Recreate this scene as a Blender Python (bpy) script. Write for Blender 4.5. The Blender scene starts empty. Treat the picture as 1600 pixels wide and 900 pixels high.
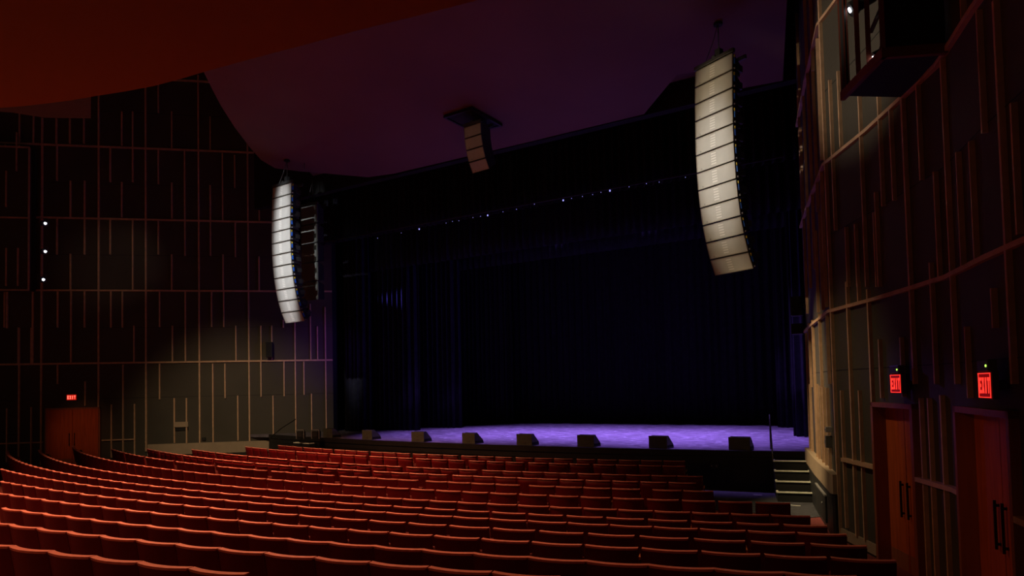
import bpy, bmesh, math, random
from math import sin, cos, pi, radians as R
from mathutils import Vector, Matrix
random.seed(7)
sc = bpy.context.scene
COL = sc.collection

# ---------------------------------------------------------------- camera model
F_PX = 1000.0
TH = math.atan(F_PX / 1725.0)      # the camera looks 30 degrees left of the house axis
ROLL, PITCH, HC = 0.022, 0.035, 2.77
YPP = 606 - F_PX * math.tan(PITCH)

def ray(px, py):
    x, y = px - 800, py - YPP
    xr = x * cos(ROLL) - y * sin(ROLL)
    yr = y * cos(ROLL) + x * sin(ROLL)
    up = -yr * cos(PITCH) + F_PX * sin(PITCH)
    fw = F_PX * cos(PITCH) + yr * sin(PITCH)
    return Vector((xr * cos(TH) - fw * sin(TH), xr * sin(TH) + fw * cos(TH), up))

def atz(px, py, z):
    d = ray(px, py)
    t = (z - HC) / d.z
    return Vector((d.x * t, d.y * t, z))

def on_line(px, py, A, B):
    """where the sight line meets the upright plane through plan points A, B; returns (distance along A-B, z)"""
    d = ray(px, py)
    ex, ey = B[0] - A[0], B[1] - A[1]
    L = math.hypot(ex, ey); ex /= L; ey /= L
    nx, ny = -ey, ex
    t = (A[0] * nx + A[1] * ny) / (d.x * nx + d.y * ny)
    X, Y, Z = d.x * t, d.y * t, d.z * t + HC
    return (X - A[0]) * ex + (Y - A[1]) * ey, Z

# ---------------------------------------------------------------- materials
def mat(name, color, rough=0.6, metal=0.0, spec=0.5, noise=0.0, nscale=8.0, bump=0.0, bscale=40.0, emit=None, estr=0.0, stretch=None, rvar=0.0):
    m = bpy.data.materials.new(name); m.use_nodes = True
    nt = m.node_tree; b = nt.nodes['Principled BSDF']
    b.inputs['Base Color'].default_value = (*color, 1)
    b.inputs['Roughness'].default_value = rough
    b.inputs['Metallic'].default_value = metal
    b.inputs['Specular IOR Level'].default_value = spec
    tc = nt.nodes.new('ShaderNodeTexCoord'); src = tc.outputs['Object']
    if stretch:
        mp = nt.nodes.new('ShaderNodeMapping'); mp.inputs['Scale'].default_value = stretch
        nt.links.new(src, mp.inputs['Vector']); src = mp.outputs['Vector']
    if noise > 0:
        n = nt.nodes.new('ShaderNodeTexNoise'); n.inputs['Scale'].default_value = nscale; n.inputs['Detail'].default_value = 5
        nt.links.new(src, n.inputs['Vector'])
        r = nt.nodes.new('ShaderNodeValToRGB')
        r.color_ramp.elements[0].position = .3; r.color_ramp.elements[1].position = .7
        r.color_ramp.elements[0].color = (*[max(0, c * (1 - noise)) for c in color], 1)
        r.color_ramp.elements[1].color = (*[min(1, c * (1 + noise)) for c in color], 1)
        nt.links.new(n.outputs['Fac'], r.inputs['Fac']); nt.links.new(r.outputs['Color'], b.inputs['Base Color'])
    if rvar > 0:
        n3 = nt.nodes.new('ShaderNodeTexNoise'); n3.inputs['Scale'].default_value = nscale * 1.7; n3.inputs['Detail'].default_value = 4
        nt.links.new(src, n3.inputs['Vector'])
        mr = nt.nodes.new('ShaderNodeMapRange'); mr.inputs['From Min'].default_value = .35; mr.inputs['From Max'].default_value = .65
        mr.inputs['To Min'].default_value = max(.05, rough - rvar); mr.inputs['To Max'].default_value = min(1, rough + rvar)
        nt.links.new(n3.outputs['Fac'], mr.inputs['Value']); nt.links.new(mr.outputs['Result'], b.inputs['Roughness'])
    if bump > 0:
        n2 = nt.nodes.new('ShaderNodeTexNoise'); n2.inputs['Scale'].default_value = bscale; n2.inputs['Detail'].default_value = 3
        nt.links.new(src, n2.inputs['Vector'])
        bp = nt.nodes.new('ShaderNodeBump'); bp.inputs['Strength'].default_value = bump; bp.inputs['Distance'].default_value = .02
        nt.links.new(n2.outputs['Fac'], bp.inputs['Height']); nt.links.new(bp.outputs['Normal'], b.inputs['Normal'])
    if emit:
        b.inputs['Emission Color'].default_value = (*emit, 1); b.inputs['Emission Strength'].default_value = estr
    return m

M = {}
M['panel'] = mat('wall_panel_paint', (.060, .052, .040), .75, noise=.16, nscale=.6, bump=.15, bscale=30)
M['batten'] = mat('batten_wood', (.55, .35, .22), .5, noise=.15, nscale=6)
M['tan_board'] = mat('tan_base_board', (.36, .27, .19), .6, noise=.08, nscale=3)
M['black_paint'] = mat('black_paint', (.018, .018, .02), .5, noise=.2, nscale=3)
M['flat_black'] = mat('flat_black', (.008, .008, .009), .8, noise=.2, nscale=3)
M['velour'] = mat('black_velour', (.014, .013, .022), .9, spec=.1, noise=.3, nscale=5)
M['ceiling'] = mat('ceiling_plaster', (.155, .08, .065), .8, noise=.08, nscale=.5, bump=.7, bscale=1.2)
M['soffit'] = mat('balcony_soffit_paint', (.34, .125, .03), .85, spec=.15, noise=.03, nscale=1)
M['carpet'] = mat('red_carpet', (.22, .06, .055), .95, spec=.05, noise=.2, nscale=30, bump=.2, bscale=200)
M['pit_floor'] = mat('grey_floor_paint', (.06, .06, .07), .6, noise=.25, nscale=4, rvar=.15)
M['stage'] = mat('stage_floor_paint', (.14, .12, .155), .5, noise=.5, nscale=2.2, stretch=(1.0, 3.5, 1), bump=.12, bscale=9, rvar=.2)
_nt = M['stage'].node_tree; _b = _nt.nodes['Principled BSDF']; _src = _b.inputs['Base Color'].links[0].from_socket
_n = _nt.nodes.new('ShaderNodeTexNoise'); _n.inputs['Scale'].default_value = 3.0; _n.inputs['Detail'].default_value = 8
_tc = _nt.nodes.new('ShaderNodeTexCoord'); _mp = _nt.nodes.new('ShaderNodeMapping'); _mp.inputs['Scale'].default_value = (.8, 3.2, 1)
_nt.links.new(_tc.outputs['Object'], _mp.inputs['Vector']); _nt.links.new(_mp.outputs['Vector'], _n.inputs['Vector'])
_r = _nt.nodes.new('ShaderNodeValToRGB'); _r.color_ramp.elements[0].position = .61; _r.color_ramp.elements[1].position = .68
_nt.links.new(_n.outputs['Fac'], _r.inputs['Fac'])
_m = _nt.nodes.new('ShaderNodeMix'); _m.data_type = 'RGBA'; _m.inputs['B'].default_value = (.55, .55, .6, 1)
_nt.links.new(_r.outputs['Color'], _m.inputs['Factor']); _nt.links.new(_src, _m.inputs['A']); _nt.links.new(_m.outputs['Result'], _b.inputs['Base Color'])
M['stage_front'] = mat('stage_front_paint', (.014, .014, .014), .55, noise=.3, nscale=2.5)
M['seat_shell'] = mat('seat_shell_red', (.14, .006, .008), .5, spec=.18, noise=.12, nscale=6)
M['seat_rail'] = mat('seat_rail_red_wood', (.90, .33, .26), .38, noise=.12, nscale=9)
M['seat_fabric'] = mat('seat_fabric', (.13, .012, .012), .9, noise=.15, nscale=40, bump=.2, bscale=150)
M['arm_wood'] = mat('armrest_wood', (.62, .22, .07), .4, noise=.15, nscale=8)
M['iron'] = mat('seat_iron', (.03, .025, .025), .5, metal=.3, noise=.1, nscale=5)
M['door_wood'] = mat('door_wood', (.48, .09, .022), .5, spec=.2, noise=.18, nscale=3, stretch=(6, 6, .5))
M['door_frame'] = mat('door_frame_wood', (.30, .09, .04), .5, noise=.15, nscale=3, stretch=(6, 6, .5))
M['bronze'] = mat('dark_bronze', (.03, .02, .018), .35, metal=.8, noise=.1)
M['cab'] = mat('speaker_cabinet_paint', (.025, .025, .027), .55, noise=.2, nscale=9)
M['grille'] = mat('speaker_grille', (.47, .46, .43), .55, spec=.4, noise=.07, nscale=3, bump=.25, bscale=260)
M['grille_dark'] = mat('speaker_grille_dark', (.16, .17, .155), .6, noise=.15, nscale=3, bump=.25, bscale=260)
M['grille_edge'] = mat('grille_edge_metal', (.30, .28, .24), .45, metal=.2, noise=.05)
M['horn'] = mat('horn_slot_plastic', (.72, .70, .66), .4, noise=.05)
M['badge'] = mat('badge_silver', (.9, .9, .88), .2, metal=.6, noise=.03)
M['blue'] = mat('blue_plug', (.03, .16, .75), .35, noise=.05, emit=(.05, .25, 1), estr=0)
M['yellow'] = mat('yellow_label', (.75, .55, .05), .4, noise=.05)
M['steel'] = mat('rigging_steel', (.10, .10, .10), .4, metal=.7, noise=.15)
M['monitor'] = mat('monitor_paint', (.10, .11, .085), .6, noise=.15, nscale=8)
M['nosing'] = mat('stair_nosing_pale', (.9, .9, .74), .5, noise=.15, nscale=12)
M['frame_red'] = mat('box_frame_red', (.16, .035, .02), .55, noise=.1)
M['pale_metal'] = mat('pale_metal', (.26, .25, .25), .45, noise=.1)
M['white_tape'] = mat('white_tape', (.6, .6, .55), .7, noise=.1)
M['sign_grey'] = mat('sign_housing_grey', (.09, .085, .08), .5, noise=.05)
M['sign_red'] = mat('sign_red_glow', (.5, .02, .01), .5, emit=(1, .02, .008), estr=.4)
M['sign_letter_deep'] = mat('sign_letter_deep_red_glow', (.9, .05, .04), .5, emit=(1, .035, .022), estr=1.5)
M['sign_red_dim'] = mat('sign_dim_red', (.3, .01, .01), .5, emit=(1, .01, .006), estr=.14)
M['sign_letter'] = mat('sign_letter_glow', (.9, .1, .08), .5, emit=(1, .10, .065), estr=3)
M['led_green'] = mat('led_green', (.3, .6, .1), .4, emit=(.45, 1, .1), estr=2)
M['lens'] = mat('lamp_lens_lit', (.8, .8, .8), .3, emit=(.85, .92, 1), estr=9)
M['glint'] = mat('tiny_lamp_lit', (.5, .5, .8), .3, emit=(.35, .35, 1), estr=1.1)

# ---------------------------------------------------------------- mesh helpers
class MB:
    def __init__(s): s.bm = bmesh.new()
    def box(s, lo, hi, mx=None, bevel=0):
        xs = (lo[0], hi[0]); ys = (lo[1], hi[1]); zs = (lo[2], hi[2])
        v = [s.bm.verts.new((xs[i & 1], ys[(i >> 1) & 1], zs[(i >> 2) & 1])) for i in range(8)]
        fs = [s.bm.faces.new([v[i] for i in q]) for q in ((0, 2, 3, 1), (4, 5, 7, 6), (0, 1, 5, 4), (2, 6, 7, 3), (0, 4, 6, 2), (1, 3, 7, 5))]
        if bevel:
            es = list({e for f in fs for e in f.edges})
            r = bmesh.ops.bevel(s.bm, geom=es, offset=bevel, segments=2, affect='EDGES', profile=.5)
            v = list({w for f in r['faces'] for w in f.verts} | {w for w in v if w.is_valid})
        if mx is not None:
            for w in v: w.co = mx @ w.co
        return s
    def prism(s, pts, a, b, axis=0, mx=None):
        """outline pts (2D) swept from a to b along axis"""
        def mk(p, q):
            c = [p[0], p[1]]; c.insert(axis, q); return Vector(c)
        A = [s.bm.verts.new(mk(p, a)) for p in pts]; B = [s.bm.verts.new(mk(p, b)) for p in pts]
        n = len(pts)
        s.bm.faces.new(A[::-1]); s.bm.faces.new(B)
        for i in range(n): s.bm.faces.new((A[i], A[(i + 1) % n], B[(i + 1) % n], B[i]))
        if mx is not None:
            for w in A + B: w.co = mx @ w.co
        return s
    def tube(s, pts, r, n=8):
        rings = []
        pts = [Vector(p) for p in pts]
        for i, p in enumerate(pts):
            d = (pts[min(i + 1, len(pts) - 1)] - pts[max(i - 1, 0)]).normalized()
            u = d.cross(Vector((0, 0, 1)))
            if u.length < 1e-3: u = d.cross(Vector((1, 0, 0)))
            u.normalize(); w = d.cross(u)
            rings.append([s.bm.verts.new(p + u * r * cos(2 * pi * k / n) + w * r * sin(2 * pi * k / n)) for k in range(n)])
        for a, b in zip(rings, rings[1:]):
            for k in range(n): s.bm.faces.new((a[k], a[(k + 1) % n], b[(k + 1) % n], b[k]))
        s.bm.faces.new(rings[0][::-1]); s.bm.faces.new(rings[-1])
        return s
    def slab(s, poly, z0, z1):
        """horizontal slab over a plan polygon; z0/z1 numbers"""
        A = [s.bm.verts.new((p[0], p[1], z0)) for p in poly]; B = [s.bm.verts.new((p[0], p[1], z1)) for p in poly]
        n = len(poly)
        s.bm.faces.new(A[::-1]); s.bm.faces.new(B)
        for i in range(n): s.bm.faces.new((A[i], A[(i + 1) % n], B[(i + 1) % n], B[i]))
        return s
    def wallbox(s, A, B, t0, t1, z0, z1, d0, d1):
        """box lying on the upright plane A-B: t along it, d out of it to its left-hand side"""
        ex, ey = B[0] - A[0], B[1] - A[1]; L = math.hypot(ex, ey); ex /= L; ey /= L
        nx, ny = -ey, ex
        mx = Matrix(((ex, nx, 0, A[0]), (ey, ny, 0, A[1]), (0, 0, 1, 0), (0, 0, 0, 1)))
        return s.box((t0, min(d0, d1), z0), (t1, max(d0, d1), z1), mx)
    def build(s, name, m, parent=None, smooth=False, loc=None):
        bmesh.ops.recalc_face_normals(s.bm, faces=s.bm.faces)
        me = bpy.data.meshes.new(name); s.bm.to_mesh(me); s.bm.free()
        me.materials.append(m)
        if smooth:
            for p in me.polygons: p.use_smooth = True
            try: me.set_sharp_from_angle(angle=R(40))
            except Exception: pass
        o = bpy.data.objects.new(name, me); COL.objects.link(o)
        if parent: o.parent = parent
        if loc is not None: o.location = loc
        return o

def tag(o, label=None, cat=None, group=None, kind=None):
    if label: o['label'] = label
    if cat: o['category'] = cat
    if group: o['group'] = group
    if kind: o['kind'] = kind
    return o
def empty(name, loc, rz=0, label=None, cat=None, group=None):
    e = bpy.data.objects.new(name, None); COL.objects.link(e); e.empty_display_size = .1
    e.location = loc; e.rotation_euler = (0, 0, rz)
    return tag(e, label, cat, group)
def copy_tree(o, parent=None):
    c = o.copy(); COL.objects.link(c); c.parent = parent
    for ch in KIDS.get(o.name, ()): copy_tree(ch, c)
    return c
KIDS = {}
def kids_of(root):
    for o in bpy.data.objects:
        if o.parent == root:
            KIDS.setdefault(root.name, []).append(o); kids_of(o)

# ---------------------------------------------------------------- floor
CX, CY = -11.5, 49.0
ZP = [(0, 0), (40.6, 0), (41.35, .05), (42.23, .14), (43.15, .23), (44.04, .32), (44.94, .41), (45.78, .51), (46.68, .63), (47.6, .75), (48.5, .87), (60, .9)]
def floor_z(r):
    for (a, za), (b, zb) in zip(ZP, ZP[1:]):
        if a <= r <= b: return za + (zb - za) * (r - a) / (b - a)
    return .9
bm = bmesh.new()
rs = [31.0, 34.2, 36, 38.5, 40.6, 41.35, 42.23, 43.15, 44.04, 44.94, 45.78, 46.68, 47.6, 48.5, 51, 54]
an = [-.75 + i * .03 for i in range(46)]
grid = [[bm.verts.new((CX + r * sin(a), CY - r * cos(a), floor_z(r))) for a in an] for r in rs]
for i in range(len(rs) - 1):
    for j in range(len(an) - 1):
        bm.faces.new((grid[i][j], grid[i][j + 1], grid[i + 1][j + 1], grid[i + 1][j]))
mb = MB(); mb.bm.free(); mb.bm = bm
o = mb.build('floor', M['carpet']); tag(o, kind='structure', label='dark red carpeted house floor under the seating rows')
mb = MB(); mb.slab([(-27, 14.4), (-1.35, 14.35), (0.4, 16.2), (0.4, 19), (-27, 19)], -.2, .012)
o = mb.build('floor_front', M['pit_floor']); tag(o, kind='structure', label='grey painted strip of floor before the stage')

# ---------------------------------------------------------------- stage
ZS = 1.02
def lip_y(x): return 16.86 + .0092 * (x + 9.9) ** 2
lipx = [-22.6 + i * (22.6 - 1.62) / 40 for i in range(41)]
lip = [(x, lip_y(x)) for x in lipx]
mb = MB(); mb.slab([(x, y + .06) for x, y in lip] + [(2.5, 17.6), (2.5, 30), (-25, 30), (-25, 17.8)], ZS - .12, ZS)
o = mb.build('floor_stage', M['stage']); tag(o, kind='structure', label='painted stage floor lit violet')
bm = bmesh.new()
prof = [(0.02, 0), (0.02, .70), (0.0, .70), (0.0, .86), (-.03, .87), (-.03, ZS + .005), (.08, ZS + .005)]
g = [[bm.verts.new((x, y + p[0], p[1])) for p in prof] for x, y in lip]
for a, b in zip(g, g[1:]):
    for k in range(len(prof) - 1): bm.faces.new((a[k], b[k], b[k + 1], a[k + 1]))
mb = MB(); mb.bm.free(); mb.bm = bm
front = mb.build('wall_stage_front', M['stage_front']); tag(front, kind='structure', label='black stage front below the stage edge')
mb = MB()
for x in (-20.6, -18.4, -16.2, -14, -11.8, -9.6, -7.4, -5.2, -3.6):
    y = lip_y(x); mb.box((x - .012, y - .005, .02), (x + .012, y + .03, .68))
mb.build('panel_joint', M['black_paint'], front)
# socket box on stage front
e = empty('socket_box', (-3.9, lip_y(-3.9) - .02, .62), 0, 'small black socket box on the stage front beside the stairs', 'box')
MB().box((-.12, -.06, -.09), (.12, .02, .08), bevel=.01).build('housing', M['black_paint'], e)
for x in (-.06, .06): MB().tube([(x, -.075, .0), (x, -.05, .0)], .018).build('socket', M['pale_metal'], e)
MB().tube([(0, -.02, -.08), (.0, -.03, -.3), (-.02, -.02, -.6)], .012).build('cable', M['flat_black'], e)

# ---------------------------------------------------------------- left wall
LA = (-31.6, 11.49); LB = (-20.95, 20.41)    # plan line of the left side wall, running towards the stage
def lt(px, py): return on_line(px, py, LA, LB)
def side(s):  # d sign that faces the house for the left wall (right-hand side of A->B)
    return -s
ex = (LB[0] - LA[0], LB[1] - LA[1]); LL = math.hypot(*ex)
mb = MB(); mb.wallbox(LA, LB, -7, LL + .0, 0, 17.5, 0, .25)
wl = mb.build('wall_left', M['panel']); tag(wl, kind='structure', label='tall dark panelled left side wall with thin wooden battens')
LV = [4.17, 7.2, 10.22, 13.27, 16.3]
mb = MB()
for z in LV: mb.wallbox(LA, LB, -7, LL, z - .035, z + .035, 0, -.07)
mb.build('rail', M['batten'], wl)
VB = [  # pixel column, top row, bottom row of each batten in the photo
 (67,185,735),(155,150,640),(228,137,705),(310,118,700),(387,225,692),(461,500,684),(508,480,684),
 (89,186,225),(110,186,225),(132,186,225),(191,175,228),(208,175,230),(248,132,177),(269,175,232),(329,183,235),
 (90,228,283),(111,283,340),(133,283,340),(173,230,285),(208,230,285),(191,285,340),(248,232,288),(269,286,342),(289,235,400),(348,240,345),(329,290,400),(367,243,294),(405,293,345),
 (90,340,398),(133,340,398),(111,397,454),(173,342,398),(208,342,454),(248,345,398),(269,398,454),(349,398,454),(368,348,402),(405,401,454),
 (12,455,513),(31,512,570),(50,512,570),(91,455,512),(112,455,568),(133,455,512),(174,455,512),(192,455,512),(210,509,567),(250,455,511),(270,509,565),(290,455,565),(331,455,511),(350,455,511),(369,509,565),(408,509,565),(425,509,563),(485,475,563),(496,510,562),(443,500,512),
 (12,638,722),(31,570,727),(50,636,727),(91,570,600),(134,596,634),(175,632,715),(193,570,720),(211,631,715),(250,568,624),(273,622,692),(292,622,692),(333,568,692),(352,568,622),(372,618,688),(408,564,620),(427,618,685),(444,564,619),(475,565,617),(487,615,680)]
full = (67,155,228,310,387,461,508,31)
mb = MB()
for px, y0, y1 in VB:
    t, z1 = lt(px, y0); _, z0 = lt(px, y1)
    if px in full: z0 = max(0.05, z0)
    w = .028 if px in full else .024
    mb.wallbox(LA, LB, t - w, t + w, max(0.05, z0), min(z1, 17.3), 0, -.075)
for px in range(-190, 60, 22):           # the same battens carry on beyond the photo's left edge
    t, _ = lt(px, 500)
    for k, z in enumerate(LV[:-1]):
        q = (px // 22 + k) % 3
        mb.wallbox(LA, LB, t - .024, t + .024, z + (0 if q else 1.5), z + (1.5 if q == 1 else 3.0), 0, -.07)
mb.build('batten', M['batten'], wl)
mb = MB()
ta, _ = lt(0, 690); tb, _ = lt(68, 686); mb.wallbox(LA, LB, ta - 3, tb, .95, 1.0, 0, -.07)
ta, _ = lt(160, 684); tb, _ = lt(212, 682); mb.wallbox(LA, LB, ta, tb, .95, 1.0, 0, -.07)
mb.build('low_rail', M['batten'], wl)
# dark seams between stacked panels
mb = MB()
for z in (5.65, 8.7, 11.7, 14.8, 2.7): mb.wallbox(LA, LB, -7, LL, z - .006, z + .006, 0, -.006)
mb.build('panel_seam', M['flat_black'], wl)
t0, _ = lt(232, 695); 
mb = MB(); mb.wallbox(LA, LB, t0, LL, .28, .74, 0, -.12)
o = mb.build('baseboard_left', M['tan_board']); tag(o, kind='structure', label='tan base board along the left wall')
mb = MB(); mb.wallbox(LA, LB, t0, LL, 0, .28, 0, -.06)
o = mb.build('trim_1', M['black_paint']); tag(o, kind='structure')

# small things on the left wall
def wall_item(name, px, py, w, h, d, m, label, cat, parts=None):
    t, z = lt(px, py)
    L = LL; ux, uy = ex[0] / L, ex[1] / L
    P = Vector((LA[0] + ux * t, LA[1] + uy * t, z))
    e = empty(name, P, math.atan2(uy, ux), label, cat)      # local +x along the wall, -y into the house
    return e
e = wall_item('wall_shelf_box', 284, 668, 0, 0, 0, None, 'small tan ledge with a dark slot between two battens on the left wall', 'panel')
MB().box((-.27, -.10, .02), (.27, -.002, .24), bevel=.01).build('ledge', M['tan_board'], e)
MB().box((-.27, -.05, -.12), (.27, -.002, .02)).build('slot', M['flat_black'], e)
e = wall_item('wall_socket', 319, 686, 0, 0, 0, None, 'small black socket plate low on the left wall', 'socket')
MB().box((-.08, -.05, -.07), (.08, -.002, .07), bevel=.008).build('plate', M['flat_black'], e)
MB().box((-.04, -.06, -.03), (.04, -.05, .03)).build('socket', M['black_paint'], e)
e = wall_item('wall_loudspeaker', 423, 548, 0, 0, 0, None, 'slim black loudspeaker on a bracket high on the left wall near the stage', 'loudspeaker')
MB().box((-.13, -.38, -.30), (.13, -.10, .36), bevel=.02).build('cabinet', M['cab'], e)
MB().box((-.03, -.1, -.1), (.03, -.002, .1)).build('bracket', M['steel'], e)
MB().box((-.11, -.39, -.28), (.11, -.381, .34)).build('grille', M['flat_black'], e)

# ---------------------------------------------------------------- doors
def double_door(name, A, B, t0, t1, z0, z1, sgn, num, recess, glabel):
    """frame, two leaves, pull handles, kick plates set on/in a wall plane A-B"""
    s = sgn
    mb = MB(); fw = .07
    mb.wallbox(A, B, t0, t0 + fw, z0, z1, s * .09, -s * recess)
    mb.wallbox(A, B, t1 - fw, t1, z0, z1, s * .09, -s * recess)
    mb.wallbox(A, B, t0, t1, z1 - fw, z1, s * .09, -s * recess)
    fr = mb.build(name, M['door_frame']); tag(fr, kind='structure', label=glabel)
    tm = (t0 + t1) / 2; dl = -s * (recess - .1)
    for a, b in ((t0 + fw, tm - .008), (tm + .008, t1 - fw)):
        leaf = MB().wallbox(A, B, a, b, z0 + .01, z1 - fw, dl, dl - s * .045).build('door_leaf', M['door_wood'], fr)
        hx = b - .09 if b < tm else a + .09
        MB().wallbox(A, B, hx - .009, hx + .009, z0 + .80, z0 + 1.32, dl + s * .03, dl + s * .055).wallbox(A, B, hx - .009, hx + .009, z0 + .84, z0 + .87, dl, dl + s * .03).wallbox(A, B, hx - .009, hx + .009, z0 + 1.25, z0 + 1.28, dl, dl + s * .03).build('door_handle', M['bronze'], leaf)
        MB().wallbox(A, B, a + .02, b - .02, z0 + .03, z0 + .28, dl, dl + s * .006).build('kick_plate', M['door_frame'], leaf)
    MB().wallbox(A, B, t0 + fw, t1 - fw, z0, z1, -s * recess, -s * (recess + .03)).build('backing', M['flat_black'], fr)
    return fr
ta, za = lt(72, 638); tb, _ = lt(158, 637)
double_door('door_1', LA, LB, ta, tb, .0, za, -1, 1, -.0 + .0 + -.02, 'brown wooden double door in the left wall')

LETTERS = {'E': [((0, 0), (.3, 1)), ((.3, 0), (1, .2)), ((.3, .4), (.85, .6)), ((.3, .8), (1, 1))],
           'I': [((.3, 0), (.7, 1))],
           'T': [((.36, 0), (.64, .8)), ((0, .8), (1, 1))]}
def exit_sign(loc, rz, label, w=.33, h=.2, housing=True, mount=.0, bothsides=False):
    """local +x is reading direction, -y faces the viewer"""
    e = empty('exit_sign', loc, rz, label, 'exit sign')
    MB().box((-w / 2 - .015, -.03, -.015), (w / 2 + .015, .03, h + .015), bevel=.006).build('housing', M['sign_grey'], e)
    f = MB()
    f.box((-w / 2, -.036, 0), (w / 2, -.031, h)); f.build('face', M['sign_red_dim' if housing else 'sign_red'], e)
    mb = MB(); lw = w * .17; gap = w * .055; x = -(4 * lw + 3 * gap) / 2; b = h * .18; lh = h * .64
    for ch in 'EXIT':
        if ch == 'X':
            for sg in (1, -1):
                pts = [(x if sg > 0 else x + lw, b), (x + lw * .3 if sg > 0 else x + lw * .7, b), (x + lw if sg > 0 else x, b + lh), (x + lw * .7 if sg > 0 else x + lw * .3, b + lh)]
                mb.prism(pts if sg > 0 else pts[::-1], -.040 - .0005 * sg, -.036, axis=1)
        else:
            for (a0, b0), (a1, b1) in LETTERS[ch]:
                mb.box((x + a0 * lw, -.040, b + b0 * lh), (x + a1 * lw, -.036, b + b1 * lh))
        x += lw + gap
    mb.build('lettering', M['sign_letter_deep' if housing else 'sign_letter'], e)
    if housing:
        q_ = MB(); bw_ = .008
        for lo, hi in (((-w / 2, 0), (w / 2, bw_)), ((-w / 2, h - bw_), (w / 2, h)), ((-w / 2, 0), (-w / 2 + bw_, h)), ((w / 2 - bw_, 0), (w / 2, h))): q_.box((lo[0], -.040, lo[1]), (hi[0], -.0362, hi[1]))
        q_.build('lit_border', M['sign_letter_deep'], e)
    if housing:
        MB().box((-w * .45, -.05, h + .015), (w * .45, .03, h + .13), bevel=.01).build('battery_box', M['sign_grey'], e)
        MB().tube([(w * .32, -.056, h + .07), (w * .32, -.049, h + .07)], .012).build('indicator_light', M['led_green'], e)
    if mount: MB().box((-.03, .03, h * .3), (.03, .03 + mount, h * .7)).build('bracket', M['sign_grey'], e)
    return e
t, z = lt(113.5, 625); ux, uy = ex[0] / LL, ex[1] / LL
P = Vector((LA[0] + ux * t + uy * .06, LA[1] + uy * t - ux * .06, z))
exit_sign(P, math.atan2(uy, ux), 'lit red EXIT sign above the left wall door', w=.36, h=.22, housing=False)

# ---------------------------------------------------------------- right wall
RP = [(-1.62, 17.35), (-1.2, 14.9), (-.76, 12.6), (-.07, 11.24), (.41, 10.14), (.735, 9.36), (.97, 8.14), (1.15, 7.4), (1.5, 6.2), (2.0, 4.2), (2.4, 1.5), (2.6, -2.0)]
cum = [0]
for a, b in zip(RP, RP[1:]): cum.append(cum[-1] + math.hypot(b[0] - a[0], b[1] - a[1]))
def rt(px, py):
    for i, (a, b) in enumerate(zip(RP, RP[1:])):
        t, z = on_line(px, py, a, b); L = cum[i + 1] - cum[i]
        if -.001 <= t <= L + .001 and z > -50:
            d = ray(px, py)
            X = a[0] + (b[0] - a[0]) * t / L; Y = a[1] + (b[1] - a[1]) * t / L
            if d.x * X + d.y * Y > 0: return cum[i] + t, z
    return None
def rseg(t):
    for i in range(len(RP) - 1):
        if t <= cum[i + 1] or i == len(RP) - 2:
            return RP[i], RP[i + 1], t - cum[i]
def rpoint(t, d=0):
    """point of the right wall line, d out of it towards the house"""
    A, B, s = rseg(t); L = math.hypot(B[0] - A[0], B[1] - A[1]); ux, uy = (B[0] - A[0]) / L, (B[1] - A[1]) / L
    return (A[0] + ux * s + uy * d, A[1] + uy * s - ux * d), (ux, uy)
def rstrip(mb, t0, t1, z0, z1, d0, d1):
    """a band following the bent right wall"""
    ts = [t0] + [c for c in cum if t0 < c < t1] + [t1]
    sec = []
    for t in ts:
        eps = 1e-4
        (p0, u0) = rpoint(max(0, t - eps)); (p1, u1) = rpoint(t + eps)
        n = Vector((u0[1] + u1[1], -u0[0] - u1[0], 0)).normalized()
        c, _ = rpoint(t); c = Vector((c[0], c[1], 0))
        sec.append([mb.bm.verts.new(c + n * d + Vector((0, 0, z))) for d, z in ((d0, z0), (d1, z0), (d1, z1), (d0, z1))])
    for a, b in zip(sec, sec[1:]):
        for k in range(4): mb.bm.faces.new((a[k], a[(k + 1) % 4], b[(k + 1) % 4], b[k]))
    mb.bm.faces.new(sec[0][::-1]); mb.bm.faces.new(sec[-1])
ZR = 12.4
DOOR_R = []
for (x0, x1, ytop) in ((1369, 1435, 628), (1502, 1592, 634)):
    a, z1 = rt(x0, ytop); b, _ = rt(x1, ytop); DOOR_R.append((a, b, z1))
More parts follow.
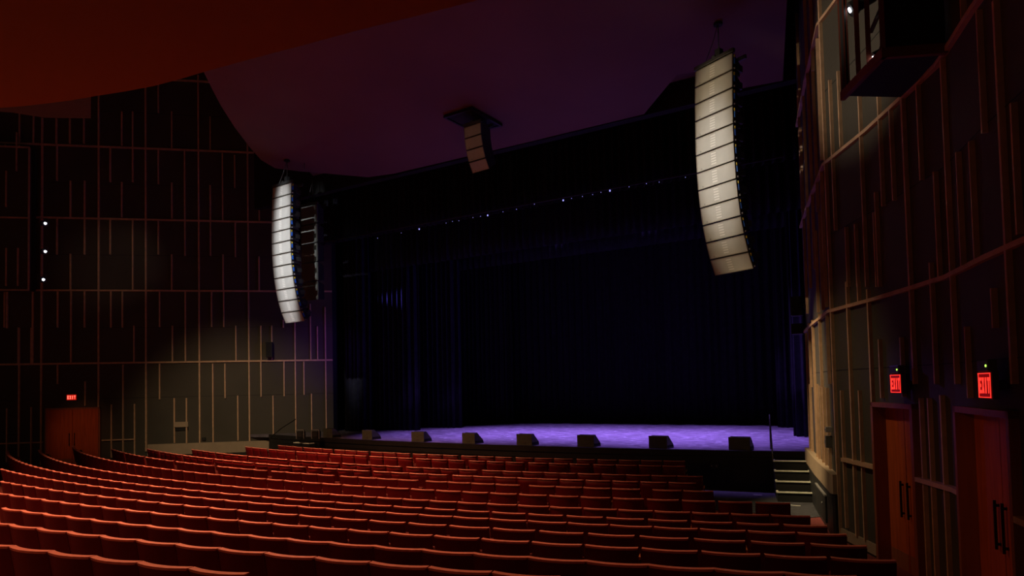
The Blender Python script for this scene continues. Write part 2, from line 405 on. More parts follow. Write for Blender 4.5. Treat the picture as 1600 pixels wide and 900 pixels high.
# wall built round the two door openings
mb = MB()
edges = [0]
for a, b, z in DOOR_R: edges += [a, b]
edges.append(cum[-1])
for i in range(0, len(edges), 2): rstrip(mb, edges[i], edges[i + 1], 0, ZR, -.3, 0)
for a, b, z in DOOR_R: rstrip(mb, a, b, z, ZR, -.3, 0)
wr = mb.build('wall_right', M['panel']); tag(wr, kind='structure', label='tall curved right side wall with vertical wooden battens')
RV = [4.0, 6.62, 9.17]
mb = MB()
for z in RV: rstrip(mb, 0, cum[-1], z - .028, z + .028, 0, .06)
mb.build('rail', M['batten'], wr)
RB = [(1432,600,155),(1498,600,92),(1587,600,0),(1366,848,452),(1333,838,440),
 (1306,745,0),
 (1441,130,281),(1463,600,410),(1449,900,622),(1469,268,432),(1506,237,418),(1527,220,408),(1539,15,207),(1510,0,28),(1594,160,366),
 (1559,450,512),(1518,510,622),(1380,530,622),(1414,527,620),(1322,610,825),(1351,610,845),(1345,440,472),(1375,448,300),
 (1462,622,900),(1482,617,900),
 (1304,125,360),(1315,111,230),(1345,50,210),(1353,212,448),(1380,150,322),(1398,172,313),(1372,332,448),(1327,355,448),(1342,350,448),
 (1290,260,480),(1283,60,250),(1276,90,330),(1270,120,420),(1263,150,450),(1258,200,490),(1252,140,330),(1249,20,160),(1262,10,140),(1271,0,110),(1286,330,484),(1279,360,488),
 (1268,505,605),(1276,500,720),(1285,490,605),(1292,605,735),(1270,600,716),(1281,600,726),(1287,602,730),(1298,606,740),(1297,492,600),(1265,520,712)]
mb = MB()
fullr = (1306,)
for px, ya, yb in RB:
    # battens are upright; the column is read at mid height and walked along the wall
    ym = (ya + yb) / 2
    q = rt(px + (0.037 * (ym - 600)) * (1 if px in (1432,1498,1587,1366,1333,1306) else 0), ym)
    if not q: continue
    t = q[0]
    A, B, s = rseg(t)
    # heights of both ends measured where this upright crosses those rows
    P, _ = rpoint(t)
    def zat(py):
        lo, hi = -2., 25.
        for _ in range(40):
            m = (lo + hi) / 2
            v = Vector((P[0], P[1], m - HC)); xr = v.x * cos(TH) + v.y * sin(TH); fw = -v.x * sin(TH) + v.y * cos(TH)
            Fw = fw * cos(PITCH) + v.z * sin(PITCH); U = -fw * sin(PITCH) + v.z * cos(PITCH)
            X = xr * F_PX / Fw; Yv = -U * F_PX / Fw
            yy = YPP + Yv * cos(ROLL) - X * sin(ROLL)
            if yy > py: lo = m
            else: hi = m
        return lo
    z0, z1 = sorted((zat(ya), zat(yb)))
    z0 = max(.02, z0); z1 = min(ZR, z1)
    if ya in (0, 10): z1 = ZR
    if px == 1306: z0 = .02
    w = .02 if px in (1432,1498,1587,1366,1333,1306) else .014
    mb.wallbox(A, B, s - w, s + w, z0, z1, 0, -.055)
for t in (cum[7] + .5, cum[7] + 1.1, cum[7] + 1.8, cum[7] + 2.6, cum[7] + 3.5, cum[7] + 4.4, cum[7] + 5.6):   # past the photo's edge
    A, B, s = rseg(t); mb.wallbox(A, B, s - .025, s + .025, .05, ZR, 0, -.08)
mb.build('batten', M['batten'], wr)
mb = MB()
q0 = rt(1322, 714)[0]; rstrip(mb, q0, DOOR_R[0][0], 1.40, 1.46, 0, .09)
rstrip(mb, DOOR_R[0][1], DOOR_R[1][0], 1.40, 1.46, 0, .09)
rstrip(mb, DOOR_R[1][1], cum[-1], 1.40, 1.46, 0, .09)
mb.build('low_rail', M['batten'], wr)
mb = MB()
for z in (5.35, 7.9, 10.5, 2.95): rstrip(mb, 0, cum[-1] - 6, z - .005, z + .005, 0, .005)
mb.build('panel_seam', M['flat_black'], wr)
tk = rt(1311, 700)[0]
mb = MB(); rstrip(mb, 0, tk, .80, 1.14, 0, .13)
o = mb.build('baseboard_right', M['tan_board']); tag(o, kind='structure', label='tan base board low on the right wall by the stairs')
mb = MB(); rstrip(mb, 0, tk, 0, .80, 0, .10)
o = mb.build('trim_2', M['black_paint']); tag(o, kind='structure', label='black panel below the tan base board')
mb = MB(); rstrip(mb, tk, DOOR_R[0][0], 0.05, .22, 0, .03)
o = mb.build('baseboard_right_back', M['tan_board']); tag(o, kind='structure')
for i, (a, b, z) in enumerate(DOOR_R):
    (pa, ua) = rpoint(a); (pb, ub) = rpoint(b)
    L = math.hypot(pb[0] - pa[0], pb[1] - pa[1])
    double_door('door_%d' % (i + 2), pa, pb, 0, L, floor_z(math.hypot((pa[0]+pb[0])/2 - CX, (pa[1]+pb[1])/2 - CY)) - .02, z, -1, 0, .20,
                ('brown wooden double door in the right wall, farther one', 'brown wooden double door in the right wall, nearer one')[i])
# access hatch in the black panel
(pp, uu) = rpoint(tk - 1.6, .10)
rz = math.atan2(uu[1], uu[0])
e = empty('access_hatch', (pp[0], pp[1], .12), rz, 'black hatch in the low panel under the tan board on the right wall', 'hatch')
MB().box((-.75, -.03, 0), (.75, -.002, .5), bevel=.006).build('door', M['flat_black'], e)
MB().box((-.78, -.04, .5), (.78, -.002, .53)).build('edge_strip', M['pale_metal'], e)
MB().tube([(.3, -.045, .3), (.3, -.03, .3)], .02).build('latch', M['pale_metal'], e)
# switch plates on the right wall
for k, (px, py, w, h, m, lb) in enumerate(((1300, 671, .07, .10, 'pale_metal', 'small pale switch plate on the right wall by the stairs, upper one'),
                                       (1300, 690, .10, .22, 'sign_grey', 'tall grey control plate on the right wall, below the small pale plate'))):
    t, z = rt(px, py); (p, u) = rpoint(t, .0)
    e = empty('wall_plate', (p[0], p[1], z), math.atan2(u[1], u[0]), lb, 'wall plate')
    MB().box((-w / 2, -.11, -h / 2), (w / 2, -.002, h / 2), bevel=.006).build('plate', M[m], e)
    MB().box((-w / 6, -.125, -h / 6), (w / 6, -.11, h / 6)).build('switch', M['pale_metal'], e)
# exit signs on right wall: stand out from the wall and face up the house
def sign_right(px, py, label, h):
    t, z = rt(px + (24 if px < 1500 else 31), py + 1); (p, u) = rpoint(t, .14)
    rz = math.atan2(u[1], u[0])
    return exit_sign((p[0], p[1], z), rz, label, w=h * 1.15, h=h, housing=True, mount=.10)
sign_right(1397, 612, 'lit red EXIT sign above the farther right wall door', .245)
sign_right(1541, 620, 'lit red EXIT sign above the nearer right wall door', .245)
# two dark surround speakers at the far edge of the right wall
for py, h, lb in ((477, .48, 'black loudspeaker at the far edge of the right wall, upper one'), (513, .26, 'small black loudspeaker at the far edge of the right wall, lower one')):
    z = 2.77 + (596 - py) * 15.8 / 1000
    e = empty('edge_loudspeaker', (-1.78, 17.42, z), R(0), lb, 'loudspeaker')
    MB().box((-.17, -.15, -h / 2), (.1, .15, h / 2), bevel=.015).build('cabinet', M['cab'], e)
    MB().box((-.15, -.158, -h / 2 + .02), (.08, -.151, h / 2 - .02)).build('grille', M['flat_black'], e)
    MB().box((.09, -.04, -.06), (.185, .04, .06)).build('bracket', M['steel'], e)

# ---------------------------------------------------------------- hanging lighting box, right wall
zb = 6.62
B1 = atz(1318, 150, zb); B2 = atz(1380, 85, zb); B3 = atz(1475, 78, zb); B4 = atz(1412, 152, zb)
cx_, cy_ = (B1.x + B2.x + B3.x + B4.x) / 4, (B1.y + B2.y + B3.y + B4.y) / 4
e = empty('lighting_box', (cx_, cy_, zb), 0, 'dark open-framed lighting box hanging on the right wall above the doors', 'lighting box')
q = [Vector((p.x - cx_, p.y - cy_)) for p in (B1, B2, B3, B4)]
ZT = 3.4
MB().slab([tuple(p) for p in q], 0, .05).build('bottom_panel', M['flat_black'], e)
MB().slab([tuple(p) for p in q], ZT, ZT + .05).build('top_panel', M['flat_black'], e)
def bar(mb, a, b, z0, z1, w=.03):
    d = (Vector(b) - Vector(a)); L = d.length; u = d / L; n = Vector((-u.y, u.x))
    mx = Matrix(((u.x, n.x, 0, a[0]), (u.y, n.y, 0, a[1]), (0, 0, 1, 0), (0, 0, 0, 1)))
    mb.box((-w, -w, z0), (L + w, w, z1), mx)
mb = MB(); bar(mb, q[0], q[1], -.05, .07); mb.build('bottom_rail', M['frame_red'], e)
mb = MB(); bar(mb, q[1], q[2], -.05, .07); mb.build('bottom_rail', M['frame_red'], e)
for f in (0.0, .12, .42, .68, 1.0):
    p = q[0].lerp(q[1], f); MB().box((p.x - .028, p.y - .028, .05), (p.x + .028, p.y + .028, ZT)).build('post', M['frame_red'], e)
p = q[0].lerp(q[3], .0)
mb = MB(); bar(mb, q[0].lerp(q[1], .0), q[0].lerp(q[1], .13), .05, ZT, .02); mb.build('side_panel', M['flat_black'], e)
mb = MB(); bar(mb, q[1] , q[2], .07, ZT, .015); mb.build('back_panel', M['flat_black'], e)
mb = MB(); mb.tube([tuple(q[0].lerp(q[3], .5)) + (.9,), tuple(q[1].lerp(q[2], .5)) + (1.3,)], .03)
mb.build('pipe', M['steel'], e)
mb = MB(); mb.tube([tuple(q[0].lerp(q[3], .5)) + (2.2,), tuple(q[1].lerp(q[2], .5)) + (2.2,)], .03); mb.build('pipe', M['steel'], e)
def fixture(loc, rot, label, size=.13, lit=True, group=None, name='stage_light'):
    """theatre spotlight: barrel, yoke, lens; local -y is the lens side"""
    f = empty(name, loc, 0, label, 'stage light', group); f.rotation_euler = rot
    s = size
    MB().tube([(0, s * 2.6, 0), (0, s * 1.2, 0), (0, .02, 0)], s * .8, 14).tube([(0, .03, 0), (0, -.05, 0)], s, 14).build('barrel', M['cab'], f, True)
    MB().box((-s * 1.15, s * .9, -s * .1), (-s * 1.05, s * 1.2, s * 1.6)).box((s * 1.05, s * .9, -s * .1), (s * 1.15, s * 1.2, s * 1.6)).box((-s * 1.15, s * .9, s * 1.5), (s * 1.15, s * 1.2, s * 1.62)).build('yoke', M['steel'], f)
    MB().tube([(0, -.052, 0), (0, -.06, 0)], s * .35 if lit else s * .8, 12).build('lens', M['lens'] if lit else M['grille_dark'], f)
    return f
def at_depth(px, py, D):
    d = ray(px, py) * (D / F_PX); return Vector((d.x, d.y, d.z + HC))
def aim(o, target):
    d = (Vector(target) - o.location); o.rotation_euler = d.to_track_quat('-Y', 'Z').to_euler()
cam0 = Vector((0, 0, HC))
for (px, py, D, lb, s) in ((1334, 12, 8.5, 'stage light with bright dotted rim in the right lighting box, topmost', .10), (1372, 87, 7.85, 'small stage light shining at the bottom corner of the right lighting box', .07)):
    f = fixture(at_depth(px, py, D), (0, 0, 0), lb, s); aim(f, Vector((-8, 8, 4)))

# ---------------------------------------------------------------- lighting box, left wall
tb0, zlo = lt(57, 451); _, zhi = lt(57, 213); ta0, _ = lt(-70, 330)
def lpoint(t, d):
    return (LA[0] + ux * t + uy * d, LA[1] + uy * t - ux * d)
rzl = math.atan2(uy, ux)
W = tb0 - ta0
zlo, zhi = 7.13, 12.95
e = empty('lighting_box', (*lpoint(tb0 - W / 2, 0), zlo), rzl, 'dark panelled lighting box standing out high on the left wall', 'lighting box')
MB().box((-W / 2, -.5, 0), (W / 2 - .02, -.01, zhi - zlo)).build('housing', M['panel'], e)
mb = MB()
for z in (0, 2.93, zhi - zlo): mb.box((-W / 2, -.56, z - .03), (W / 2, -.5, z + .03))
mb.build('rail', M['batten'], e)
mb = MB()
mb.box((W / 2 - .04, -.56, 0), (W / 2 + .01, -.5, zhi - zlo))
for px, y0, y1 in ((5, 213, 272), (38, 213, 274), (22, 272, 329), (6, 330, 450), (22, 390, 450), (40, 390, 450), (-14, 330, 450), (-30, 213, 330)):
    t, z1 = lt(px, y0); _, z0 = lt(px, y1); x = t - (tb0 - W / 2)
    mb.box((x - .02, -.56, z0 - zlo), (x + .02, -.5, z1 - zlo - .05))
mb.build('batten', M['batten'], e)
MB().box((W / 2, -.36, 0), (W / 2 + .12, -.30, zhi - zlo)).build('pole', M['flat_black'], e)
tl, _ = lt(70, 393)
for py, lb in ((349, 'glowing stage light on the edge of the left lighting box, topmost of three'), (393, 'glowing stage light on the edge of the left lighting box, middle of three'), (437, 'glowing stage light on the edge of the left lighting box, lowest of three')):
    f = fixture(at_depth(70 if py < 420 else 67, py, 25.2), (0, 0, 0), lb, .13); aim(f, Vector((-6.0, 10, 5.0)))

# ---------------------------------------------------------------- ceilings
zc = 10.47
EDGE_Y = 17.5
CS = .15          # the plaster shell rises gently away from the stage
def zceil(y): return zc + CS * (EDGE_Y - y)
def atc(px, py, dz=0):
    d = ray(px, py)          # HC + t dz = zc + CS (EDGE_Y - t dy)
    t = (zc + dz + CS * EDGE_Y - HC) / (d.z + CS * d.y)
    return Vector((d.x * t, d.y * t, HC + d.z * t))
pl = [atc(x, y) for x, y in ((255, 95), (318, 112), (332, 140), (345, 165), (366, 198), (390, 230), (408, 250), (430, 263), (470, 268), (530, 273), (575, 277), (622, 276))]
pr = [Vector((-5.62, EDGE_Y, zc)), atc(1058, 116), atc(1108, 110), atc(1150, 140)]
poly = [(p.x, min(p.y, 17.45)) for p in pl]
poly += [(-10.0, EDGE_Y)] + [(p.x, p.y) for p in pr] + [(-1.95, EDGE_Y), (-1.55, 15.0), (-1.1, 12.2), (-.3, 9.5), (.3, 5.0), (-2, 2.0), (-9, 2.5)]
from mathutils.geometry import tessellate_polygon
def shell(poly, z0, thick, rise=True, step=.8):
    """plan polygon turned into a gently rising plaster shell, cut from a fine grid by its outline"""
    bm = bmesh.new()
    vs = [bm.verts.new((p[0], p[1], 0)) for p in poly]
    f = bm.faces.new(vs); bmesh.ops.triangulate(bm, faces=[f])
    xs = [p[0] for p in poly]; ys = [p[1] for p in poly]
    x = min(xs) + step
    while x < max(xs):
        bmesh.ops.bisect_plane(bm, geom=bm.verts[:] + bm.edges[:] + bm.faces[:], plane_co=(x, 0, 0), plane_no=(1, 0, 0)); x += step
    y = min(ys) + step
    while y < max(ys):
        bmesh.ops.bisect_plane(bm, geom=bm.verts[:] + bm.edges[:] + bm.faces[:], plane_co=(0, y, 0), plane_no=(0, 1, 0)); y += step
    r = bmesh.ops.extrude_face_region(bm, geom=bm.faces[:])
    up = [v for v in r['geom'] if isinstance(v, bmesh.types.BMVert)]
    for v in up: v.co.z += thick
    for v in bm.verts: v.co.z += zceil(v.co.y)
    return bm
mb = MB(); mb.bm.free(); mb.bm = shell(poly, zc, .22)
o = mb.build('ceiling', M['ceiling']); tag(o, kind='structure', label='large curved dark plaster ceiling panel before the stage')
# higher strip seen in the gap between the panel and the stage opening
mb = MB(); mb.slab([(-18.9, EDGE_Y), (-17.6, 15.4), (-16, 14.8), (-1.6, 14.8), (-1.9, EDGE_Y)], zc + .7, zc + .8)
o = mb.build('ceiling_upper', M['ceiling']); tag(o, kind='structure')
mb = MB(); mb.slab([(-36, 6), (-22.5, 21), (3, 19), (5, -8), (-36, -8)], 17.6, 17.8)
o = mb.build('ceiling_top', M['flat_black']); tag(o, kind='structure')
# balcony soffit: concentric with the rows
r0 = 43.6; zbal = HC + 3.0
bm = bmesh.new()
edge = [atz(x, y, zbal) for x, y in ((-150, 172), (-60, 172), (0, 168.5), (35, 166), (70, 162), (110, 157), (150, 150), (195, 143), (240, 134.5), (280, 124), (320, 112), (360, 101), (400, 90), (480, 69), (560, 47), (650, 25), (740, 2), (860, -32), (1050, -90))]
prof = [(0, 0), (.35, .12), (2.5, .28), (6, .45), (11, .6)]
cols = []
for p in edge:
    c = Vector((CX, CY, 0)); d = Vector((p.x - CX, p.y - CY, 0)).normalized()
    col = [bm.verts.new(p + d * o_ + Vector((0, 0, -z_ * .0))) for o_, z_ in prof]
    top = [bm.verts.new(p + d * .03 + Vector((0, 0, .5))), bm.verts.new(p + d * 11 + Vector((0, 0, .5)))]
    cols.append((col, top))
for (a, ta_), (b, tb_) in zip(cols, cols[1:]):
    for k in range(len(a) - 1): bm.faces.new((a[k], a[k + 1], b[k + 1], b[k]))
    bm.faces.new((a[0], b[0], tb_[0], ta_[0])); bm.faces.new((ta_[0], tb_[0], tb_[1], ta_[1])); bm.faces.new((a[-1], ta_[1], tb_[1], b[-1]))
mb = MB(); mb.bm.free(); mb.bm = bm
o = mb.build('ceiling_balcony', M['soffit'], smooth=True); tag(o, kind='structure', label='orange brown underside of the balcony overhead')
# dim fascia piece of the side balcony behind it
p = [atz(x, y, 7.9) for x, y in ((-40, 172), (20, 176), (70, 184), (142, 185), (142, 150), (-40, 140))]
mb = MB(); mb.slab([(v.x, v.y) for v in p], 7.9, 8.3)
o = mb.build('ceiling_side_balcony', M['panel']); tag(o, kind='structure', label='dark side balcony underside beyond the main balcony')

# ---------------------------------------------------------------- stage house
mb = MB(); mb.box((-26, 29.6, 0), (3, 29.9, 17)); o = mb.build('wall_stage_back', M['flat_black']); tag(o, kind='structure')
mb = MB(); mb.box((2.4, 17.9, 0), (2.7, 30, 17)); o = mb.build('wall_stage_right', M['flat_black']); tag(o, kind='structure')
mb = MB(); mb.box((-26, 18.5, 0), (-25.7, 30, 17)); o = mb.build('wall_stage_left', M['flat_black']); tag(o, kind='structure')
mb = MB(); mb.box((-26, 17.9, 16.8), (3, 30, 17)); o = mb.build('ceiling_stage', M['flat_black']); tag(o, kind='structure')
# proscenium: header and side returns
mb = MB(); mb.box((-22.5, 17.62, zc + .02), (-1.5, 17.9, 17.6)); o = mb.build('wall_proscenium_header', M['flat_black']); tag(o, kind='structure')
mb = MB(); mb.box((-1.60, 17.36, 0), (3, 17.7, 17)); o = mb.build('wall_proscenium_right', M['flat_black']); tag(o, kind='structure')
pts = [LB, (-26, 22.5), (-26, 22.9), (-20.9, 20.8)]
mb = MB(); mb.slab([LB, (LB[0] - .1, LB[1] + .35), (-26.0, LB[1] + .35), (-26, LB[1] + .1)], 0, 17.5); o = mb.build('wall_proscenium_left', M['flat_black']); tag(o, kind='structure')

def curtain(name, pts, z0, z1, label, cat, group=None, depth=.10, per=.26, part_hem=True):
    """pleated cloth hanging along the plan polyline pts"""
    bm = bmesh.new()
    L = [0]
    for a, b in zip(pts, pts[1:]): L.append(L[-1] + math.hypot(b[0] - a[0], b[1] - a[1]))
    N = max(12, int(L[-1] / per * 8)); rows = 7
    rnd = random.Random(len(pts) + int(L[-1] * 100))
    ph = [rnd.uniform(-.5, .5) for _ in range(int(L[-1] / per) + 3)]
    g = []
    ox, oy = pts[0]
    for i in range(N + 1):
        s = L[-1] * i / N
        k = max(j for j in range(len(pts) - 1) if L[j] <= s + 1e-9)
        a, b = pts[k], pts[k + 1]; ll = L[k + 1] - L[k]; u = ((b[0] - a[0]) / ll, (b[1] - a[1]) / ll)
        f = (s - L[k])
        idx = int(s / per); am = depth * (.75 + .5 * ph[idx % len(ph)])
        w = sin(2 * pi * s / per + .8 * sin(s * 1.7)) * am
        col = []
        for r in range(rows + 1):
            fz = r / rows
            kk = 1.15 - .35 * fz
            col.append(bm.verts.new((a[0] + u[0] * f - u[1] * w * kk - ox, a[1] + u[1] * f + u[0] * w * kk - oy, (z1 - z0) * fz)))
        g.append(col)
    for a, b in zip(g, g[1:]):
        for r in range(rows): bm.faces.new((a[r], b[r], b[r + 1], a[r + 1]))
    e = empty(name, (ox, oy, z0), 0, label, cat, group)
    mb = MB(); mb.bm.free(); mb.bm = bm
    c = mb.build('drape', M['velour'], e, smooth=True)
    sol = c.modifiers.new('cloth_thickness', 'SOLIDIFY'); sol.thickness = .012
    mb = MB(); mb.tube([(p[0] - ox, p[1] - oy, z1 - z0 + .03) for p in pts], .03); mb.build('batten_pipe', M['steel'], e)
    return e
curtain('valance_curtain', [(-22.0, 18.62), (-1.75, 18.62)], 8.76, 13.5, 'black pleated valance hanging across the top of the stage opening', 'curtain')
curtain('leg_curtain', [(-20.75, 20.9), (-19.6, 20.8), (-19.3, 21.0)], ZS + .01, 12, 'black side curtain at the left of the stage nearest the left wall', 'curtain', depth=.12)
curtain('leg_curtain', [(-24, 21.7), (-17.75, 21.8), (-17.4, 22.0)], ZS + .01, 12, 'black side curtain left of the stage, second from the audience', 'curtain', depth=.12)
curtain('leg_curtain', [(-23, 23.6), (-16.8, 23.65), (-16.5, 23.9)], ZS + .01, 12, 'black side curtain left of the stage, third from the audience', 'curtain', depth=.12)
curtain('leg_curtain', [(-22, 26.9), (-16.1, 27.1), (-15.75, 27.3)], ZS + .01, 12, 'black side curtain left of the stage, farthest from the audience', 'curtain', depth=.12)
curtain('leg_curtain', [(-2.55, 22.3), (-2.2, 22.1), (1.8, 22.0)], ZS + .01, 12, 'black side curtain right of the stage beside the stairs, nearer one', 'curtain', depth=.12)
curtain('leg_curtain', [(-3.6, 26.6), (-3.2, 26.4), (1.8, 26.3)], ZS + .01, 12, 'black side curtain right of the stage, farther one', 'curtain', depth=.12)
curtain('back_curtain', [(-25, 28.6), (2.2, 28.6)], ZS + .01, 13, 'wide black curtain closing the back of the stage', 'curtain', depth=.09, per=.35)
for y, z0, lb in ((21.5, 8.1, 'black border cloth above the stage behind the valance'), (25.0, 8.4, 'black border cloth above the rear of the stage')):
    curtain('border_curtain', [(-22, y), (.5, y)], z0, 13, lb, 'curtain', depth=.07, per=.3)
# lighting truss just behind the valance hem with small lit lamps
e = empty('lighting_truss', (-12, 18.3, 8.78), 0, 'dark lighting pipe at the valance hem with tiny blue lights', 'lighting pipe')
MB().tube([(-9, 0, 0), (9.9, 0, 0)], .03).build('pipe', M['flat_black'], e)
for px, py in ((590,371),(627,363),(655,357),(697,347.5),(707,345),(717,344),(739,339),(751,337),(762,335.5),(786,330),(807,326),(835,318),(880,312),(893,309),(910,306),(926,303),(939,299.5),(953,297),(983,291),(1010,286),(1030,283.5),(1071,276)):
    d = ray(px, py + 1); t = 18.26 / d.y; P = Vector((d.x * t + 12, -.04, d.z * t + HC - 8.78))
    s = .022 if int(px) in (655, 762, 880, 953) else .008
    MB().tube([(P.x, P.y, P.z - s), (P.x, P.y, P.z + s)], s, 6).build('indicator_lamp', M['glint'], e)

# ---------------------------------------------------------------- line arrays
def line_array(name, base, rz, n, w, h, d, tilts, m_grille, label, chain=1.6, detail=True, group=None, badge=True, plugs=True):
    """hung array; local -y faces the audience; base = centre of the top front edge of the top box"""
    root = empty(name, base, rz, label, 'speaker array', group)
    p = Vector((0, 0, 0)); gap = .03
    for i in range(n):
        a = R(tilts[i])
        mx = Matrix.Translation(p) @ Matrix.Rotation(a, 4, 'X')      # tips the face downwards
        # cabinet: front face at y=0, body behind, tapering to the rear
        b = MB(); hh = h - gap
        for s0, s1 in ((1, 1),):
            v = [(-w / 2, .012, -hh), (w / 2, .012, -hh), (w / 2, .012, 0), (-w / 2, .012, 0), (-w * .36, d, -hh * .9), (w * .36, d, -hh * .9), (w * .36, d, -hh * .1), (-w * .36, d, -hh * .1)]
            bv = [b.bm.verts.new(mx @ Vector(q_)) for q_ in v]
            for f in ((0, 1, 2, 3), (5, 4, 7, 6), (4, 5, 1, 0), (3, 2, 6, 7), (4, 0, 3, 7), (1, 5, 6, 2)): b.bm.faces.new([bv[j] for j in f])
        cab = b.build('cabinet', M['cab'], root)
        if detail:
            MB().box((-w / 2 + .012, -.004, -hh + .012), (w / 2 - .012, .014, -.012), mx, bevel=.006).build('grille', m_grille, cab)
            fr = MB()
            for lo, hi in (((-w / 2, -.012, -hh), (w / 2, .013, -hh + .014)), ((-w / 2, -.012, -.014), (w / 2, .013, 0)), ((-w / 2, -.012, -hh), (-w / 2 + .014, .013, 0)), ((w / 2 - .014, -.012, -hh), (w / 2, .013, 0))):
                fr.box(lo, hi, mx)
            fr.build('grille_frame', M['grille_edge'] if m_grille is M['grille'] else M['grille_dark'], cab)
            if n >= 8:
                hs = MB()
                for k in range(5):
                    z = -hh * (.16 + .155 * k); hs.box((-w * .10, -.0075, z - hh * .045), (-w * .10 + w * .13, -.003, z + hh * .02), mx)
                hs.build('horn_slots', M['horn'] if m_grille is M['grille'] else M['grille'], cab)
            if badge: 
                MB().tube([mx @ Vector((-w / 2 + .13, -.012, -hh + .045)), mx @ Vector((-w / 2 + .13, -.003, -hh + .045))], .018, 12).build('badge', M['badge'], cab)
            if plugs:
                MB().box((w / 2 + .004, .03, -hh * .62), (w / 2 + .022, .07, -hh * .28), mx).build('blue_plug', M['blue'], cab)
                MB().box((w / 2 + .004, .03, -hh * .24), (w / 2 + .022, .06, -hh * .08), mx).build('yellow_label', M['yellow'], cab)
                MB().tube([mx @ Vector((w / 2, .05, -hh * .9)), mx @ Vector((w / 2 + .03, .05, -hh * .9))], .022, 8).build('hinge_pin', M['pale_metal'], cab)
                MB().box((w * .37, .25, -hh * .7), (w * .43, .45, -hh * .3), mx).build('rigging_plate', M['steel'], cab)
        p = mx @ Vector((0, 0, -h))
    # bumper frame and hoist
    a = R(tilts[0]); mx = Matrix.Rotation(a, 4, 'X')
    fr = MB(); fr.box((-w / 2 - .03, -.03, .02), (w / 2 + .03, .05, .11), mx, bevel=.01).box((-w / 2 - .03, d * .9, .02), (w / 2 + .03, d, .11), mx).box((-w * .30, 0, .03), (-w * .24, d, .10), mx).box((w * .24, 0, .03), (w * .30, d, .10), mx).box((-.04, -.02, .10), (.04, d * 1.25, .16), mx)
    fr.build('bumper_frame', M['steel'], root)
    ch = MB(); yc = d * .45
    z = .16
    while z < chain:
        k = int(z / .05) % 2
        ch.box((-.014 if k else -.005, yc - (.005 if k else .014), z), (.014 if k else .005, yc + (.005 if k else .014), z + .045)); z += .047
    ch.build('hoist_chain', M['steel'], root)
    MB().box((-.07, yc - .07, .16), (.07, yc + .07, .36), bevel=.015).build('hoist_motor', M['flat_black'], root)
    MB().tube([(-w * .33, .1, .1), (-w * .12, yc * .8, chain * .6), (0, yc, chain)], .008, 6).build('safety_cable', M['steel'], root)
    if d > .4: MB().tube([(0, yc, chain - .05), (0, yc, chain)], .10, 12).build('ceiling_plate', M['flat_black'], root)
    return root
def dp(px, py, D): return at_depth(px, py, D)
def lift(p): return zceil(p.y + .2) - p.z
TI = [-4, -3, -2, -1, 0, 2, 4, 7, 10, 14, 19, 26]
line_array('line_array', dp(1115, 98, 14.3), R(-25), 12, 1.0, .398, .45, TI, M['grille'], 'tall curved pale line array loudspeaker hanging at the right of the stage', chain=lift(dp(1115, 98, 14.3)))
line_array('line_array', dp(441, 290, 21.97), R(-3), 12, 1.0, .398, .45, TI, M['grille'], 'tall curved white line array loudspeaker hanging before the left wall', chain=lift(dp(441, 290, 21.97)))
line_array('center_line_array', dp(738, 196, 18.5), R(-6), 4, .62, .335, .55, [3, 11, 21, 31], M['grille'], 'short four-box line array loudspeaker under the ceiling above the stage centre', chain=lift(dp(738, 196, 18.5)) - .06, plugs=False)
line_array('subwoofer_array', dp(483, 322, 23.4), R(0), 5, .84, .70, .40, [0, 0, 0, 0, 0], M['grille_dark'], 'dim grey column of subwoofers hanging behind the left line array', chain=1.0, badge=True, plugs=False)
# hatch plate of the centre cluster
hp = [atc(x, y, -.08) for x, y in ((695, 183), (737, 170), (783, 196), (741, 206))]
mb = MB(); c_ = sum(hp, Vector()) / 4
mb.slab([(p.x - c_.x, p.y - c_.y) for p in hp], 0, .05)
e = empty('ceiling_hatch', (c_.x, c_.y, c_.z), 0, 'black square hatch in the ceiling above the centre speaker cluster', 'hatch')
mb.build('hatch_panel', M['flat_black'], e)
hf = MB()
for a, b in zip(hp, hp[1:] + hp[:1]): bar(hf, (a.x - c_.x, a.y - c_.y), (b.x - c_.x, b.y - c_.y), -.03, .055, .03)
hf.build('hatch_frame', M['black_paint'], e)
e.rotation_euler = (-math.atan(CS), 0, 0)
# small hooks hanging from the ceiling near the left array
for px, py, D, lb in ((476, 277, 22.3, 'thin black hanger between the left line array and the subwoofers'), (514, 296, 23, 'thin black hanger right of the subwoofer column')):
    P = at_depth(px, py, D)
    e = empty('ceiling_hanger', (P.x, P.y, (zceil(P.y) if P.y < 15.5 else zc + .5) - .42), 0, lb, 'hanger')
    MB().tube([(0, 0, 0), (0, 0, .40)], .012).build('rod', M['steel'], e)
    MB().tube([(0, 0, .38), (0, 0, .415)], .12, 12).build('ceiling_plate', M['flat_black'], e)

